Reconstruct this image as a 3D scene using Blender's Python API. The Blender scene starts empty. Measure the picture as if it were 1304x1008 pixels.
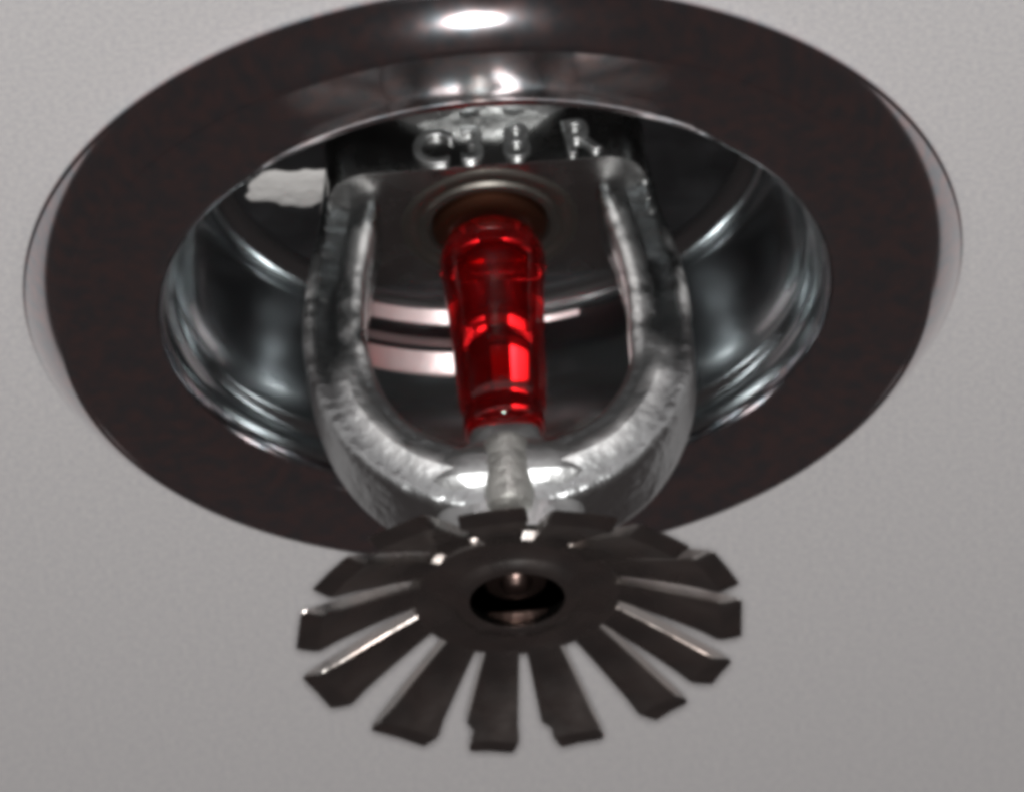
import bpy, bmesh, math, random
from mathutils import Vector, Matrix

random.seed(7)
sc = bpy.context.scene
C = sc.collection
MM = 0.001                       # everything below is written in millimetres

# ------------------------------------------------------------------ camera
ELEV = math.radians(36.0)        # how steeply the camera looks up at the ceiling
ROLL = math.radians(4.2)
DIST = 600.0                     # mm from the flange centre
PX = 16.48                       # photo pixels per mm at the flange
cam_pos = Vector((0, -math.cos(ELEV), -math.sin(ELEV))) * DIST
fwd = -cam_pos.normalized()
right0 = Vector((1, 0, 0))
up0 = right0.cross(fwd)
right = right0 * math.cos(ROLL) - up0 * math.sin(ROLL)
up = up0 * math.cos(ROLL) + right0 * math.sin(ROLL)
# the spot the lens is pointed at: a little below the flange, near the glass bulb
aim = right * ((652 - 628) / PX) - up * ((504 - 345) / PX)
f2 = (aim - cam_pos).normalized()
r2 = (right - f2 * right.dot(f2)).normalized()
u2 = r2.cross(f2)
cam_d = bpy.data.cameras.new('camera')
cam = bpy.data.objects.new('camera', cam_d)
C.objects.link(cam)
cam.matrix_world = Matrix.Translation(cam_pos * MM) @ Matrix((r2, u2, -f2)).transposed().to_4x4()
cam_d.sensor_width = 36.0
cam_d.lens = 36.0 * PX * DIST / 1304.0
cam_d.clip_start = 0.01
cam_d.clip_end = 50
cam_d.dof.use_dof = True
cam_d.dof.focus_distance = 0.59
cam_d.dof.aperture_fstop = 64
sc.camera = cam

# ------------------------------------------------------------------ world and light
w = bpy.data.worlds.new('World')
sc.world = w
w.use_nodes = True
bg = w.node_tree.nodes['Background']
bg.inputs[0].default_value = (1.0, 0.80, 0.78, 1)
bg.inputs[1].default_value = 0.041

# the camera's own flash, right beside the lens
fl = bpy.data.lights.new('camera_flash', 'AREA')
fl.shape = 'DISK'
fl.size = 0.011
fl.energy = 4.0
fl.color = (1.0, 0.985, 0.97)
flo = bpy.data.objects.new('camera_flash', fl)
C.objects.link(flo)
fpos = cam_pos + u2 * 1 - f2 * 4
flo.matrix_world = Matrix.Translation(fpos * MM) @ Matrix((r2, u2, -f2)).transposed().to_4x4()

sc.view_settings.view_transform = 'Standard'
sc.view_settings.look = 'None'
sc.view_settings.exposure = 0
sc.view_settings.gamma = 1
sc.cycles.use_denoising = True
sc.cycles.max_bounces = 8
sc.cycles.transmission_bounces = 8
sc.cycles.glossy_bounces = 6
sc.cycles.filter_width = 5.2
sc.cycles.sample_clamp_indirect = 8.0

# ------------------------------------------------------------------ materials
def mat(name, color, metallic=0.0, rough=0.5, bump=None, rough_var=None, col_var=None, **kw):
    m = bpy.data.materials.new(name)
    m.use_nodes = True
    nt = m.node_tree
    b = nt.nodes['Principled BSDF']
    b.inputs['Base Color'].default_value = (*color, 1)
    b.inputs['Metallic'].default_value = metallic
    b.inputs['Roughness'].default_value = rough
    for k, v in kw.items():
        b.inputs[k.replace('_', ' ')].default_value = v
    tc = nt.nodes.new('ShaderNodeTexCoord')
    def noise(scale, detail=4):
        n = nt.nodes.new('ShaderNodeTexNoise')
        n.inputs['Scale'].default_value = scale
        n.inputs['Detail'].default_value = detail
        nt.links.new(tc.outputs['Object'], n.inputs['Vector'])
        return n
    if bump:
        prev = None
        for scale, strength, dist in bump:
            n = noise(scale)
            bp = nt.nodes.new('ShaderNodeBump')
            bp.inputs['Strength'].default_value = strength
            bp.inputs['Distance'].default_value = dist
            nt.links.new(n.outputs['Fac'], bp.inputs['Height'])
            if prev:
                nt.links.new(prev.outputs[0], bp.inputs['Normal'])
            prev = bp
        nt.links.new(prev.outputs[0], b.inputs['Normal'])
    if rough_var:
        scale, lo, hi = rough_var
        n = noise(scale)
        mr = nt.nodes.new('ShaderNodeMapRange')
        mr.inputs['From Min'].default_value = 0.3
        mr.inputs['From Max'].default_value = 0.7
        mr.inputs['To Min'].default_value = lo
        mr.inputs['To Max'].default_value = hi
        nt.links.new(n.outputs['Fac'], mr.inputs['Value'])
        nt.links.new(mr.outputs[0], b.inputs['Roughness'])
    if col_var:
        scale, c2 = col_var
        n = noise(scale, 6)
        cr = nt.nodes.new('ShaderNodeMix')
        cr.data_type = 'RGBA'
        mr = nt.nodes.new('ShaderNodeMapRange')
        mr.inputs['From Min'].default_value = 0.35
        mr.inputs['From Max'].default_value = 0.65
        nt.links.new(n.outputs['Fac'], mr.inputs['Value'])
        nt.links.new(mr.outputs[0], cr.inputs[0])
        cr.inputs[6].default_value = (*color, 1)
        cr.inputs[7].default_value = (*c2, 1)
        nt.links.new(cr.outputs[2], b.inputs['Base Color'])
    return m

M_ceil = mat('ceiling_paint', (0.63, 0.615, 0.61), rough=0.9, bump=[(2600, 0.35, 0.00012)],
             col_var=(2300, (0.525, 0.515, 0.53)))
M_chrome = mat('chrome_flange', (0.44, 0.48, 0.52), 1.0, 0.30, rough_var=(160, 0.07, 0.115), Coat_Weight=1.0, Coat_Roughness=0.05,
               bump=[(90, 0.05, 0.0004)], col_var=(800, (0.66, 0.52, 0.52)))
M_boss = mat('boss_casting', (0.48, 0.49, 0.49), 1.0, 0.4, rough_var=(500, 0.36, 0.48), bump=[(700, 0.35, 0.0005)])
M_cup = mat('chrome_cup', (0.38, 0.41, 0.42), 1.0, 0.25, rough_var=(110, 0.15, 0.20), Coat_Weight=1.0, Coat_Roughness=0.04)
M_dab = mat('white_dab_matte', (0.50, 0.49, 0.48), rough=0.8, bump=[(900, 0.5, 0.0005)])
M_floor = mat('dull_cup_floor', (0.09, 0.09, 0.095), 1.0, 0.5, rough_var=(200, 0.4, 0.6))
M_rib = mat('plated_rib', (0.70, 0.60, 0.60), 1.0, 0.30, bump=[(200, 0.15, 0.0005)])
M_cast = mat('plated_casting', (0.48, 0.495, 0.495), 1.0, 0.3, rough_var=(130, 0.17, 0.50),
             bump=[(260, 0.35, 0.0006), (900, 0.2, 0.0002)])
def add_streaks(m, lo, hi, scale):
    # lighter, rougher streaks along the edges and lower ridge, broken up by noise
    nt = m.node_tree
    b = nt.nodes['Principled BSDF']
    at = nt.nodes.new('ShaderNodeAttribute'); at.attribute_name = 'streak'
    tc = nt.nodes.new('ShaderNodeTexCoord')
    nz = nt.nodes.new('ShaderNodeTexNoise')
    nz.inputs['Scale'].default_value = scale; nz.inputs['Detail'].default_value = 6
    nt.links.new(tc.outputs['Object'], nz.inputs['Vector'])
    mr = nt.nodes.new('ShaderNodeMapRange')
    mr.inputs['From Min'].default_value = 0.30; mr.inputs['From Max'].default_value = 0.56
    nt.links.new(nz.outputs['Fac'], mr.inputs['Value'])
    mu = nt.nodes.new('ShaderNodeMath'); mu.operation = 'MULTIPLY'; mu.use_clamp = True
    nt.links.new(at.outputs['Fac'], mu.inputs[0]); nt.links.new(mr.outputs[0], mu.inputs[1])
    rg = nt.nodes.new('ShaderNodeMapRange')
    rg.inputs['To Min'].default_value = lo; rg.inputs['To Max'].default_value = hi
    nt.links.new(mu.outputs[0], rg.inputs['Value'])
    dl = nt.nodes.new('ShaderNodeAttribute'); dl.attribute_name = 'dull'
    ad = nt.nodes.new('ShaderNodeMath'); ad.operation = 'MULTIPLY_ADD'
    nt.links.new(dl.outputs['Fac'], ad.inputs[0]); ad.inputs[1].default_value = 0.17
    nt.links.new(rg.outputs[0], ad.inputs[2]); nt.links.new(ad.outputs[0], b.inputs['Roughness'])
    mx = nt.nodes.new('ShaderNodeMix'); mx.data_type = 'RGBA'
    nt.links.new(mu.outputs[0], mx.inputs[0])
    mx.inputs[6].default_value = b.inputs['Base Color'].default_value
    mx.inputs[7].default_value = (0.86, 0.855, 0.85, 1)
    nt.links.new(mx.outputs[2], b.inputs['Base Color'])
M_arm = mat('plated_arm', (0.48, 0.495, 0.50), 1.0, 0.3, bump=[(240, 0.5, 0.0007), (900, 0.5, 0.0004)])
add_streaks(M_arm, 0.18, 0.76, 420)
M_base = mat('plated_block', (0.36, 0.36, 0.355), 1.0, 0.24, rough_var=(300, 0.18, 0.32), bump=[(400, 0.2, 0.0004)])
M_defl = mat('plated_deflector', (0.36, 0.35, 0.34), 1.0, 0.3, rough_var=(190, 0.18, 0.36),
             bump=[(450, 0.25, 0.0004)], col_var=(350, (0.44, 0.40, 0.38)))
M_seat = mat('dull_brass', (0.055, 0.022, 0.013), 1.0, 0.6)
M_rivet = mat('dark_rivet', (0.12, 0.085, 0.075), 1.0, 0.35, bump=[(900, 0.3, 0.0004)])
M_ring = mat('turned_ring', (0.16, 0.15, 0.135), 1.0, 0.5, bump=[(600, 0.2, 0.0003)])
M_screw = mat('screw_steel', (0.60, 0.60, 0.57), 1.0, 0.5, bump=[(700, 0.6, 0.0006)])
M_glass = mat('red_glass', (0.84, 0.012, 0.016), 0.0, 0.05, IOR=1.46, Transmission_Weight=0.976)

# ------------------------------------------------------------------ helpers
def finish(name, bm, material, parent=None, sharp=35, smooth=True):
    bmesh.ops.recalc_face_normals(bm, faces=bm.faces)
    bmesh.ops.scale(bm, vec=(MM, MM, MM), verts=bm.verts)
    me = bpy.data.meshes.new(name)
    bm.to_mesh(me)
    bm.free()
    if smooth:
        for p in me.polygons:
            p.use_smooth = True
        me.set_sharp_from_angle(angle=math.radians(sharp))
    me.materials.append(material)
    o = bpy.data.objects.new(name, me)
    C.objects.link(o)
    o.parent = parent
    return o

def lathe(bm, prof, seg=128, center=(0, 0), closed=False):
    rings = []
    for r, z in prof:
        if r < 1e-6:
            rings.append([bm.verts.new((center[0], center[1], z))])
        else:
            rings.append([bm.verts.new((center[0] + r * math.cos(2 * math.pi * k / seg),
                                        center[1] + r * math.sin(2 * math.pi * k / seg), z)) for k in range(seg)])
    pairs = list(zip(rings, rings[1:])) + ([(rings[-1], rings[0])] if closed else [])
    for a, b in pairs:
        for k in range(seg):
            j = (k + 1) % seg
            if len(a) == 1 and len(b) == 1:
                continue
            if len(a) == 1:
                bm.faces.new((a[0], b[k], b[j]))
            elif len(b) == 1:
                bm.faces.new((a[k], a[j], b[0]))
            else:
                bm.faces.new((a[k], a[j], b[j], b[k]))

def arc(cx, cz, r, a0, a1, n):
    """points (r, z) on an arc in the profile plane, angles in degrees"""
    return [(cx + r * math.cos(math.radians(a0 + (a1 - a0) * i / n)),
             cz + r * math.sin(math.radians(a0 + (a1 - a0) * i / n))) for i in range(n + 1)]

def catmull(P, n):
    out = []
    for i in range(len(P) - 1):
        p0 = P[max(i - 1, 0)]; p1 = P[i]; p2 = P[i + 1]; p3 = P[min(i + 2, len(P) - 1)]
        for k in range(n):
            t = k / n
            out.append(tuple(0.5 * (2 * b + (c - a) * t + (2 * a - 5 * b + 4 * c - d) * t * t
                                    + (3 * b - a - 3 * c + d) * t ** 3)
                             for a, b, c, d in zip(p0, p1, p2, p3)))
    out.append(tuple(P[-1]))
    return out

def empty(name, loc=(0, 0, 0)):
    o = bpy.data.objects.new(name, None)
    o.empty_display_size = 0.01
    C.objects.link(o)
    o.location = Vector(loc) * MM
    return o

# ------------------------------------------------------------------ ceiling (with the hole the pipe comes through)
bm = bmesh.new()
n = 64
inner = [bm.verts.new((31 * math.cos(2 * math.pi * k / n), 31 * math.sin(2 * math.pi * k / n), 0)) for k in range(n)]
def sq(k, s):
    a = 2 * math.pi * k / n
    c, d = math.cos(a), math.sin(a)
    m = max(abs(c), abs(d))
    return (s * c / m, s * d / m)
outer = [bm.verts.new((*sq(k, 1600), 0)) for k in range(n)]
inner_up = [bm.verts.new((v.co.x, v.co.y, 12)) for v in inner]
outer_up = [bm.verts.new((v.co.x, v.co.y, 12)) for v in outer]
for k in range(n):
    j = (k + 1) % n
    bm.faces.new((inner[k], inner[j], outer[j], outer[k]))
    bm.faces.new((inner[k], inner_up[k], inner_up[j], inner[j]))
    bm.faces.new((inner_up[k], outer_up[k], outer_up[j], inner_up[j]))
    bm.faces.new((outer[k], outer[j], outer_up[j], outer_up[k]))
ceil = finish('ceiling', bm, M_ceil, smooth=False)
ceil['kind'] = 'structure'

# ------------------------------------------------------------------ escutcheon: rimmed flange and recessed cup
esc = empty('escutcheon')
esc['label'] = 'round chrome escutcheon ring with recessed cup, flush against the grey ceiling'
esc['category'] = 'escutcheon'

RZ = -4.35                                                         # level of the flat face
prof = [(31.5, -0.05), (34.2, -0.05), (34.7, -0.45), (36.25, -0.45)]
prof += arc(36.05, -0.72, 0.30, 20, -60, 6)                        # small bead at the ceiling
prof += [(36.12, -1.04)]
def rim(a, b, bulge, n):
    dx, dz = b[0] - a[0], b[1] - a[1]
    L = math.hypot(dx, dz)
    return [(a[0] + dx * i / n - dz / L * bulge * 4 * (i / n) * (1 - i / n),
             a[1] + dz * i / n + dx / L * bulge * 4 * (i / n) * (1 - i / n)) for i in range(n + 1)]
prof += rim((36.10, -1.08), (33.62, RZ + 0.14), 0.20, 14)          # sloping rim
prof += [(33.40, RZ + 0.22), (33.1, RZ + 0.04)]                    # crease where the rim meets the face
prof += [(31.0, RZ), (29.0, RZ - 0.03)]
prof += arc(27.55, RZ + 2.0, 2.06, -80, -180, 14)                  # rolled lip of the opening
prof += [(25.49, RZ + 2.6), (26.4, RZ + 2.7), (28.2, RZ + 1.2), (31.5, RZ + 1.2)]
bm = bmesh.new()
lathe(bm, prof, 192, closed=True)
finish('flange', bm, M_chrome, esc, sharp=28)

prof = [(25.44, -2.2), (25.2, -1.7)]
prof += [(25.0, -0.9), (24.9, -0.2), (24.6, 0.1)]   # step just inside the lip
prof += [(24.4, 0.7), (23.9, 3.2), (23.0, 7.5), (22.75, 10.8)]
prof += arc(20.75, 11.0, 2.0, 0, 90, 12)
prof += [(20.6, 13.02), (20.6, 13.7), (24.6, 13.7), (25.3, 6.0), (25.4, 0.0)]
bm = bmesh.new()
lathe(bm, prof, 160, closed=True)
cup = finish('cup', bm, M_cup, esc, sharp=40)

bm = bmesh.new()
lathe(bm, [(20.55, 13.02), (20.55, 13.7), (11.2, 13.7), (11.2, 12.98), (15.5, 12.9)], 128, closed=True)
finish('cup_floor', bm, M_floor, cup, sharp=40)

# short spring ribs pressed out of the back wall of the cup
for z, hgt0, out, a0, a1 in ((7.3, 0.98, 1.5, 83, 121), (9.3, 0.30, 0.8, 83, 119), (11.45, 1.05, 1.5, 83, 121), (10.9, 0.55, 0.1, 73, 82.5)):
    bm = bmesh.new()
    rows = []
    for k in range(33):
        a = math.radians(a0 + (a1 - a0) * k / 32)
        hgt = hgt0
        sec = ((24.3, z + hgt), (23.2, z + hgt), (22.95 - 0.25 * out, z + hgt * 0.9), (22.55 - 0.3 * out, z + hgt * 0.7),
               (22.75 - 0.1 * out, z), (23.0, z - hgt * 0.6), (23.25, z - hgt * 0.85), (23.5, z - hgt), (24.3, z - hgt))
        rows.append([bm.verts.new((r * math.cos(a), r * math.sin(a), zz)) for r, zz in sec])
    for p, q in zip(rows, rows[1:]):
        for i in range(9):
            j = (i + 1) % 9
            bm.faces.new((p[i], p[j], q[j], q[i]))
    bm.faces.new(rows[0]); bm.faces.new(rows[-1])
    finish('spring_rib', bm, M_rib, cup, sharp=50)

# small ragged white dab on the floor of the cup
bm = bmesh.new()
ctr = bm.verts.new((-14.8, 4.8, 12.65))
ring_a, ring_b = [], []
for k in range(28):
    t = 2 * math.pi * k / 28
    q = 1.12 + 0.12 * math.sin(2 * t + 1) + 0.09 * math.sin(5 * t) + 0.07 * math.sin(9 * t + 2) + random.uniform(-0.03, 0.03)
    ring_a.append(bm.verts.new((-14.8 + 2.8 * q * math.cos(t), 4.8 + 2.0 * q * math.sin(t), 12.75)))
    ring_b.append(bm.verts.new((-14.8 + 3.4 * q * math.cos(t), 4.8 + 2.5 * q * math.sin(t), 12.99)))
for k in range(28):
    j = (k + 1) % 28
    bm.faces.new((ctr, ring_a[k], ring_a[j]))
    bm.faces.new((ring_a[k], ring_b[k], ring_b[j], ring_a[j]))
finish('white_dab', bm, M_dab, cup, sharp=60)

# ------------------------------------------------------------------ the sprinkler
spr = empty('fire_sprinkler', (0, 0, 0))
spr['label'] = 'pendent metal fire sprinkler with red glass bulb hanging from the chrome ring'
spr['category'] = 'fire sprinkler'

# threaded body above, wrench block below
bm = bmesh.new()
prof = [(0, 9), (9.0, 9)]
z = 9.5
while z < 21:
    prof += [(9.6, z), (10.2, z + 0.45), (9.6, z + 0.9)]
    z += 1.3
prof += [(9.4, 22), (0, 22)]
lathe(bm, prof, 64)
finish('threaded_body', bm, M_cast, spr)

def rounded_rect(hx, hy, r, n=8):
    pts = []
    for cx, cy, a in ((hx - r, hy - r, 0), (-hx + r, hy - r, 90), (-hx + r, -hy + r, 180), (hx - r, -hy + r, 270)):
        for k in range(n + 1):
            t = math.radians(a + 90 * k / n)
            pts.append((cx + r * math.cos(t), cy + r * math.sin(t)))
    return pts

BASE_Z = 4.6
bm = bmesh.new()
layers = []
for grow, z in ((-0.22, BASE_Z), (0, BASE_Z + 0.07), (0, 9.6), (-0.3, 10.1), (-0.9, 10.3)):
    layers.append([bm.verts.new((x, y, z)) for x, y in rounded_rect(12.4 + grow, 7.4 + grow, 3.4 + grow)])
m = len(layers[0])
for a, b in zip(layers, layers[1:]):
    for k in range(m):
        j = (k + 1) % m
        bm.faces.new((a[k], a[j], b[j], b[k]))
bm.faces.new(layers[-1]); bm.faces.new(layers[0])
base = finish('frame_base', bm, M_base, spr, sharp=40)
# ringed waterway seat turned into the underside
bm = bmesh.new()
lathe(bm, [(6.9, 5.2), (6.9, 4.45), (6.6, 4.3), (6.1, 4.32), (5.9, 4.5), (5.5, 4.5), (5.3, 4.2), (4.8, 4.15), (4.6, 4.4), (4.6, 5.2)], 72, closed=True)
finish('seat_ring', bm, M_ring, spr, sharp=50)

# raised cast letters on the front flat of the block
def letter(ch, x, z, h, tilt, parent):
    cu = bpy.data.curves.new('glyph', 'FONT')
    cu.body = ch
    cu.size = h * 1.38
    cu.extrude = 0.30
    cu.bevel_depth = 0.07
    cu.bevel_resolution = 2
    cu.offset = 0.0
    cu.align_x = 'CENTER'
    cu.resolution_u = 4
    tmp = bpy.data.objects.new('glyph', cu)
    C.objects.link(tmp)
    me = bpy.data.meshes.new_from_object(tmp.evaluated_get(bpy.context.evaluated_depsgraph_get()))
    bpy.data.objects.remove(tmp)
    bpy.data.curves.remove(cu)
    me.name = 'letter'
    R = Matrix.Translation((x, -7.45, z)) @ Matrix.Rotation(tilt, 4, 'Y') @ Matrix.Rotation(math.radians(90), 4, 'X')
    me.transform(Matrix.Scale(MM, 4) @ R)
    me.materials.clear()
    me.materials.append(M_boss)
    o = bpy.data.objects.new('letter', me)
    C.objects.link(o)
    o.parent = parent
    return o
for ch, x, t in (('C', -4.3, 0.2), ('3', -0.9, 0.0), ('8', 2.5, 0.0), ('R', 7.6, -0.15)):
    letter(ch, x, BASE_Z + 0.5, 3.3, t, base)

# frame arms: a swept, ribbed section that bends in to the boss
def arm(side):
    #        X     Z      half width  half depth
    K = [(10.2, 7.5, 2.3, 4.6), (10.7, 4.6, 2.3, 4.0), (11.2, 2.2, 2.2, 3.5), (12.0, -1.5, 2.3, 3.3), (12.45, -5.0, 2.4, 3.2),
         (12.4, -8.5, 2.5, 3.2), (11.8, -11.8, 2.5, 3.3), (10.9, -14.6, 2.6, 3.4), (9.4, -17.2, 2.7, 3.6), (7.3, -19.4, 2.8, 3.7),
         (4.6, -21.0, 2.9, 3.8), (1.5, -21.9, 2.9, 3.8)]
    if side > 0:                                        # the casting is a touch fuller on this side
        K = [(x + (0.5 if z < -10 and x > 6 else 0), z, hw, hd) for x, z, hw, hd in K]
    K = catmull(K, 5)
    bm = bmesh.new()
    rows = []
    streak, dull = [], []
    ns = 72
    for i, (x, z, hw, hd) in enumerate(K):
        a = K[max(i - 1, 0)]; b = K[min(i + 1, len(K) - 1)]
        t = Vector((b[0] - a[0], 0, b[1] - a[1])).normalized()
        nrm = Vector((-t.z, 0, t.x))                    # points outward from the axis
        if nrm.x < 0: nrm = -nrm
        row = []
        for k in range(ns):
            ang = 2 * math.pi * k / ns
            c, s = math.cos(ang), math.sin(ang)
            e = 0.28
            u = math.copysign(abs(c) ** e, c) * hw
            v = math.copysign(abs(s) ** e, s) * hd
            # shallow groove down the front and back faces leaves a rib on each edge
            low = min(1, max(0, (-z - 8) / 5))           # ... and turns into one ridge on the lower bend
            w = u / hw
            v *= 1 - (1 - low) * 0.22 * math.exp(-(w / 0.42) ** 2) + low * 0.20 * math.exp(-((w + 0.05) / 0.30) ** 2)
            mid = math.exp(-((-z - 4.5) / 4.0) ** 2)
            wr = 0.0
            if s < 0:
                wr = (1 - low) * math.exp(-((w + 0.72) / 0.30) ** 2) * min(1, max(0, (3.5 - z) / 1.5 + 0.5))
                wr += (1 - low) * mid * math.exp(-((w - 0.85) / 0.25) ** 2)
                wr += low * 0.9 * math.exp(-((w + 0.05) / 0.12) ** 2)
            streak.append(min(1, wr)); dull.append(low)
            p = Vector((x, 0, z)) + nrm * u + Vector((0, 1, 0)) * v
            row.append(bm.verts.new((side * p.x, p.y, p.z)))
        rows.append(row)
    for a, b in zip(rows, rows[1:]):
        for k in range(ns):
            j = (k + 1) % ns
            bm.faces.new((a[k], a[j], b[j], b[k]))
    bm.faces.new(rows[0]); bm.faces.new(rows[-1])
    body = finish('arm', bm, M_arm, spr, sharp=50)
    at = body.data.attributes.new('streak', 'FLOAT', 'POINT')
    for i, wv in enumerate(streak):
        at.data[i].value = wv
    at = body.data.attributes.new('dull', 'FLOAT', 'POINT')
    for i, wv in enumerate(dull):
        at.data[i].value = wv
    return body
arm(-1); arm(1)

# boss at the bottom of the frame that carries the deflector
bm = bmesh.new()
rows = []
for z, hx, hy in ((-15.8, 2.3, 2.1), (-16.1, 2.7, 2.5), (-17.6, 2.9, 2.8), (-18.6, 4.0, 3.8), (-19.4, 5.4, 4.5), (-20.5, 6.6, 4.75), (-21.9, 6.6, 4.75),
                  (-22.0, 6.5, 4.70), (-22.75, 6.0, 4.16), (-22.95, 5.8, 3.7), (-28.2, 4.4, 4.0), (-28.9, 4.0, 4.0)):
    row = []
    for k in range(48):
        t = 2 * math.pi * k / 48
        c, d = math.cos(t), math.sin(t)
        row.append(bm.verts.new((math.copysign(abs(c) ** 0.6, c) * hx, math.copysign(abs(d) ** 0.42, d) * hy, z)))
    rows.append(row)
for p, q in zip(rows, rows[1:]):
    for k in range(48):
        j = (k + 1) % 48
        bm.faces.new((p[k], p[j], q[j], q[k]))
bm.faces.new(rows[0]); bm.faces.new(rows[-1])
boss = finish('boss', bm, M_boss, spr, sharp=30)

# compression screw under the bulb
bm = bmesh.new()
prof = [(0, -18.5), (1.3, -18.6), (1.7, -18.9), (1.8, -19.3), (1.74, -20.3), (1.84, -21.0), (1.8, -22.6), (1.86, -23.4)]
prof += [(1.7, -24.6), (1.2, -25.0), (0, -25.1)]
lathe(bm, prof, 40, center=(0, -3.7))
finish('compression_screw', bm, M_screw, spr)

# seat cap that the bulb pushes against the waterway
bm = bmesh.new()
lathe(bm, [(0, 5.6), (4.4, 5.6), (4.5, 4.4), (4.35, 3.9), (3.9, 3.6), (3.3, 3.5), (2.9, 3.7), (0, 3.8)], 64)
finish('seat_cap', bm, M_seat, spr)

# glass bulb
P = [(0.0, 3.6), (1.9, 3.45), (3.2, 2.9), (3.95, 1.7), (4.1, 0.3), (3.95, -1.5), (3.75, -3.4), (3.6, -6.0), (3.5, -9.0),
     (3.45, -11.0), (3.3, -12.6), (3.1, -13.5), (3.15, -14.4), (3.0, -15.3), (2.2, -15.9), (1.2, -16.1), (0.0, -16.15)]
bm = bmesh.new()
pr = catmull(P, 4)
pr = [(max(r, 0), z) for r, z in pr]
pr[0] = (0, pr[0][1]); pr[-1] = (0, pr[-1][1])
lathe(bm, pr, 64)
bulb = finish('glass_bulb', bm, M_glass, spr, sharp=80)

# bubble added inside the bulb to give it bright glints
bm = bmesh.new()
bmesh.ops.create_uvsphere(bm, u_segments=32, v_segments=20, radius=1.0)
bmesh.ops.transform(bm, matrix=Matrix.Translation((0.2, -0.3, -0.2)) @ Matrix.Diagonal((2.3, 2.3, 1.5, 1)), verts=bm.verts)
bub = finish('glint_bubble', bm, M_glass, bulb, sharp=80)
bub.data.flip_normals()

# ------------------------------------------------------------------ deflector
HUB_Z, TIP_Z, TIP_R = -30.0, -34.2, 16.9
bm = bmesh.new()
lathe(bm, [(4.5, -28.6), (7.4, -28.7), (8.0, -29.2), (8.1, -29.8), (7.7, -30.3), (6.8, -30.2), (5.2, -30.1), (4.9, -30.3), (4.5, -30.66), (4.1, -30.72), (3.7, -30.66), (3.6, -30.58), (4.5, -29.2)], 96, closed=True)
defl = finish('deflector', bm, M_defl, spr, sharp=45)

def tine_mesh(notch, flare=0.150):
    TH = 1.0
    def z_of(r):
        t = (r - 7.2) / (TIP_R - 7.2)
        return -29.1 + (TIP_Z + 0.9 + 29.1) * (0.85 * t + 0.15 * t * t)
    rs = [7.0, 8.2, 9.6, 11.0, 12.4, 13.8, 15.0, 16.0, 16.6, 16.9]
    def half(r):
        return 1.22 + (r - 7.2) * flare
    bm = bmesh.new()
    rows = []
    for i, r in enumerate(rs):
        hl = hr = half(r)
        if r > 16.7: hl -= 0.3; hr -= 0.3
        elif r > 16.4: hl -= 0.08; hr -= 0.08
        if notch and r > 14.9: hl -= 0.75
        z = z_of(r)
        rb = r - max(0, r - 13.8) / 3.1 * 1.6              # the underside is rolled back at the tip
        zb = z_of(rb) - TH
        rows.append([bm.verts.new(p) for p in ((-hl, r, z), (0, r, z + 0.1), (hr, r, z), (hr, rb, zb), (0, rb, zb + 0.1), (-hl, rb, zb))])
    for a, b in zip(rows, rows[1:]):
        for k in range(6):
            j = (k + 1) % 6
            bm.faces.new((a[k], a[j], b[j], b[k]))
    bm.faces.new(rows[0]); bm.faces.new(rows[-1])
    bmesh.ops.recalc_face_normals(bm, faces=bm.faces)
    ed = [e for e in bm.edges if len(e.link_faces) == 2 and e.calc_face_angle() > 0.9]
    bmesh.ops.bevel(bm, geom=ed, offset=0.09, segments=2, affect='EDGES')
    return finish('tine', bm, M_defl, defl, sharp=40)
plain, notched, slim = tine_mesh(False), tine_mesh(True, 0.11), tine_mesh(False, 0.07)
NT = 14
started = set()
for k, ang in enumerate((13.4, 41, 62, 88.5, 112, 136, 160, 185, 210, 235, 262, 293, 324, 349)):
    src = notched if k in (0, NT - 1) else slim if k in (1, 2) else plain
    if src.name not in started:
        o = src
        started.add(src.name)
    else:
        o = src.copy()
        C.objects.link(o)
        o.parent = defl
    o.rotation_euler = (math.radians(random.uniform(-1.2, 1.2)), 0, -math.radians(ang))

# rivet/screw end in the middle of the deflector
bm = bmesh.new()
lathe(bm, [(0, -29.9), (0.5, -29.85), (0.9, -29.6), (1.3, -29.0), (2.3, -28.9), (4.6, -28.9), (4.6, -28.4), (0, -28.4)], 48)
finish('rivet', bm, M_rivet, defl)
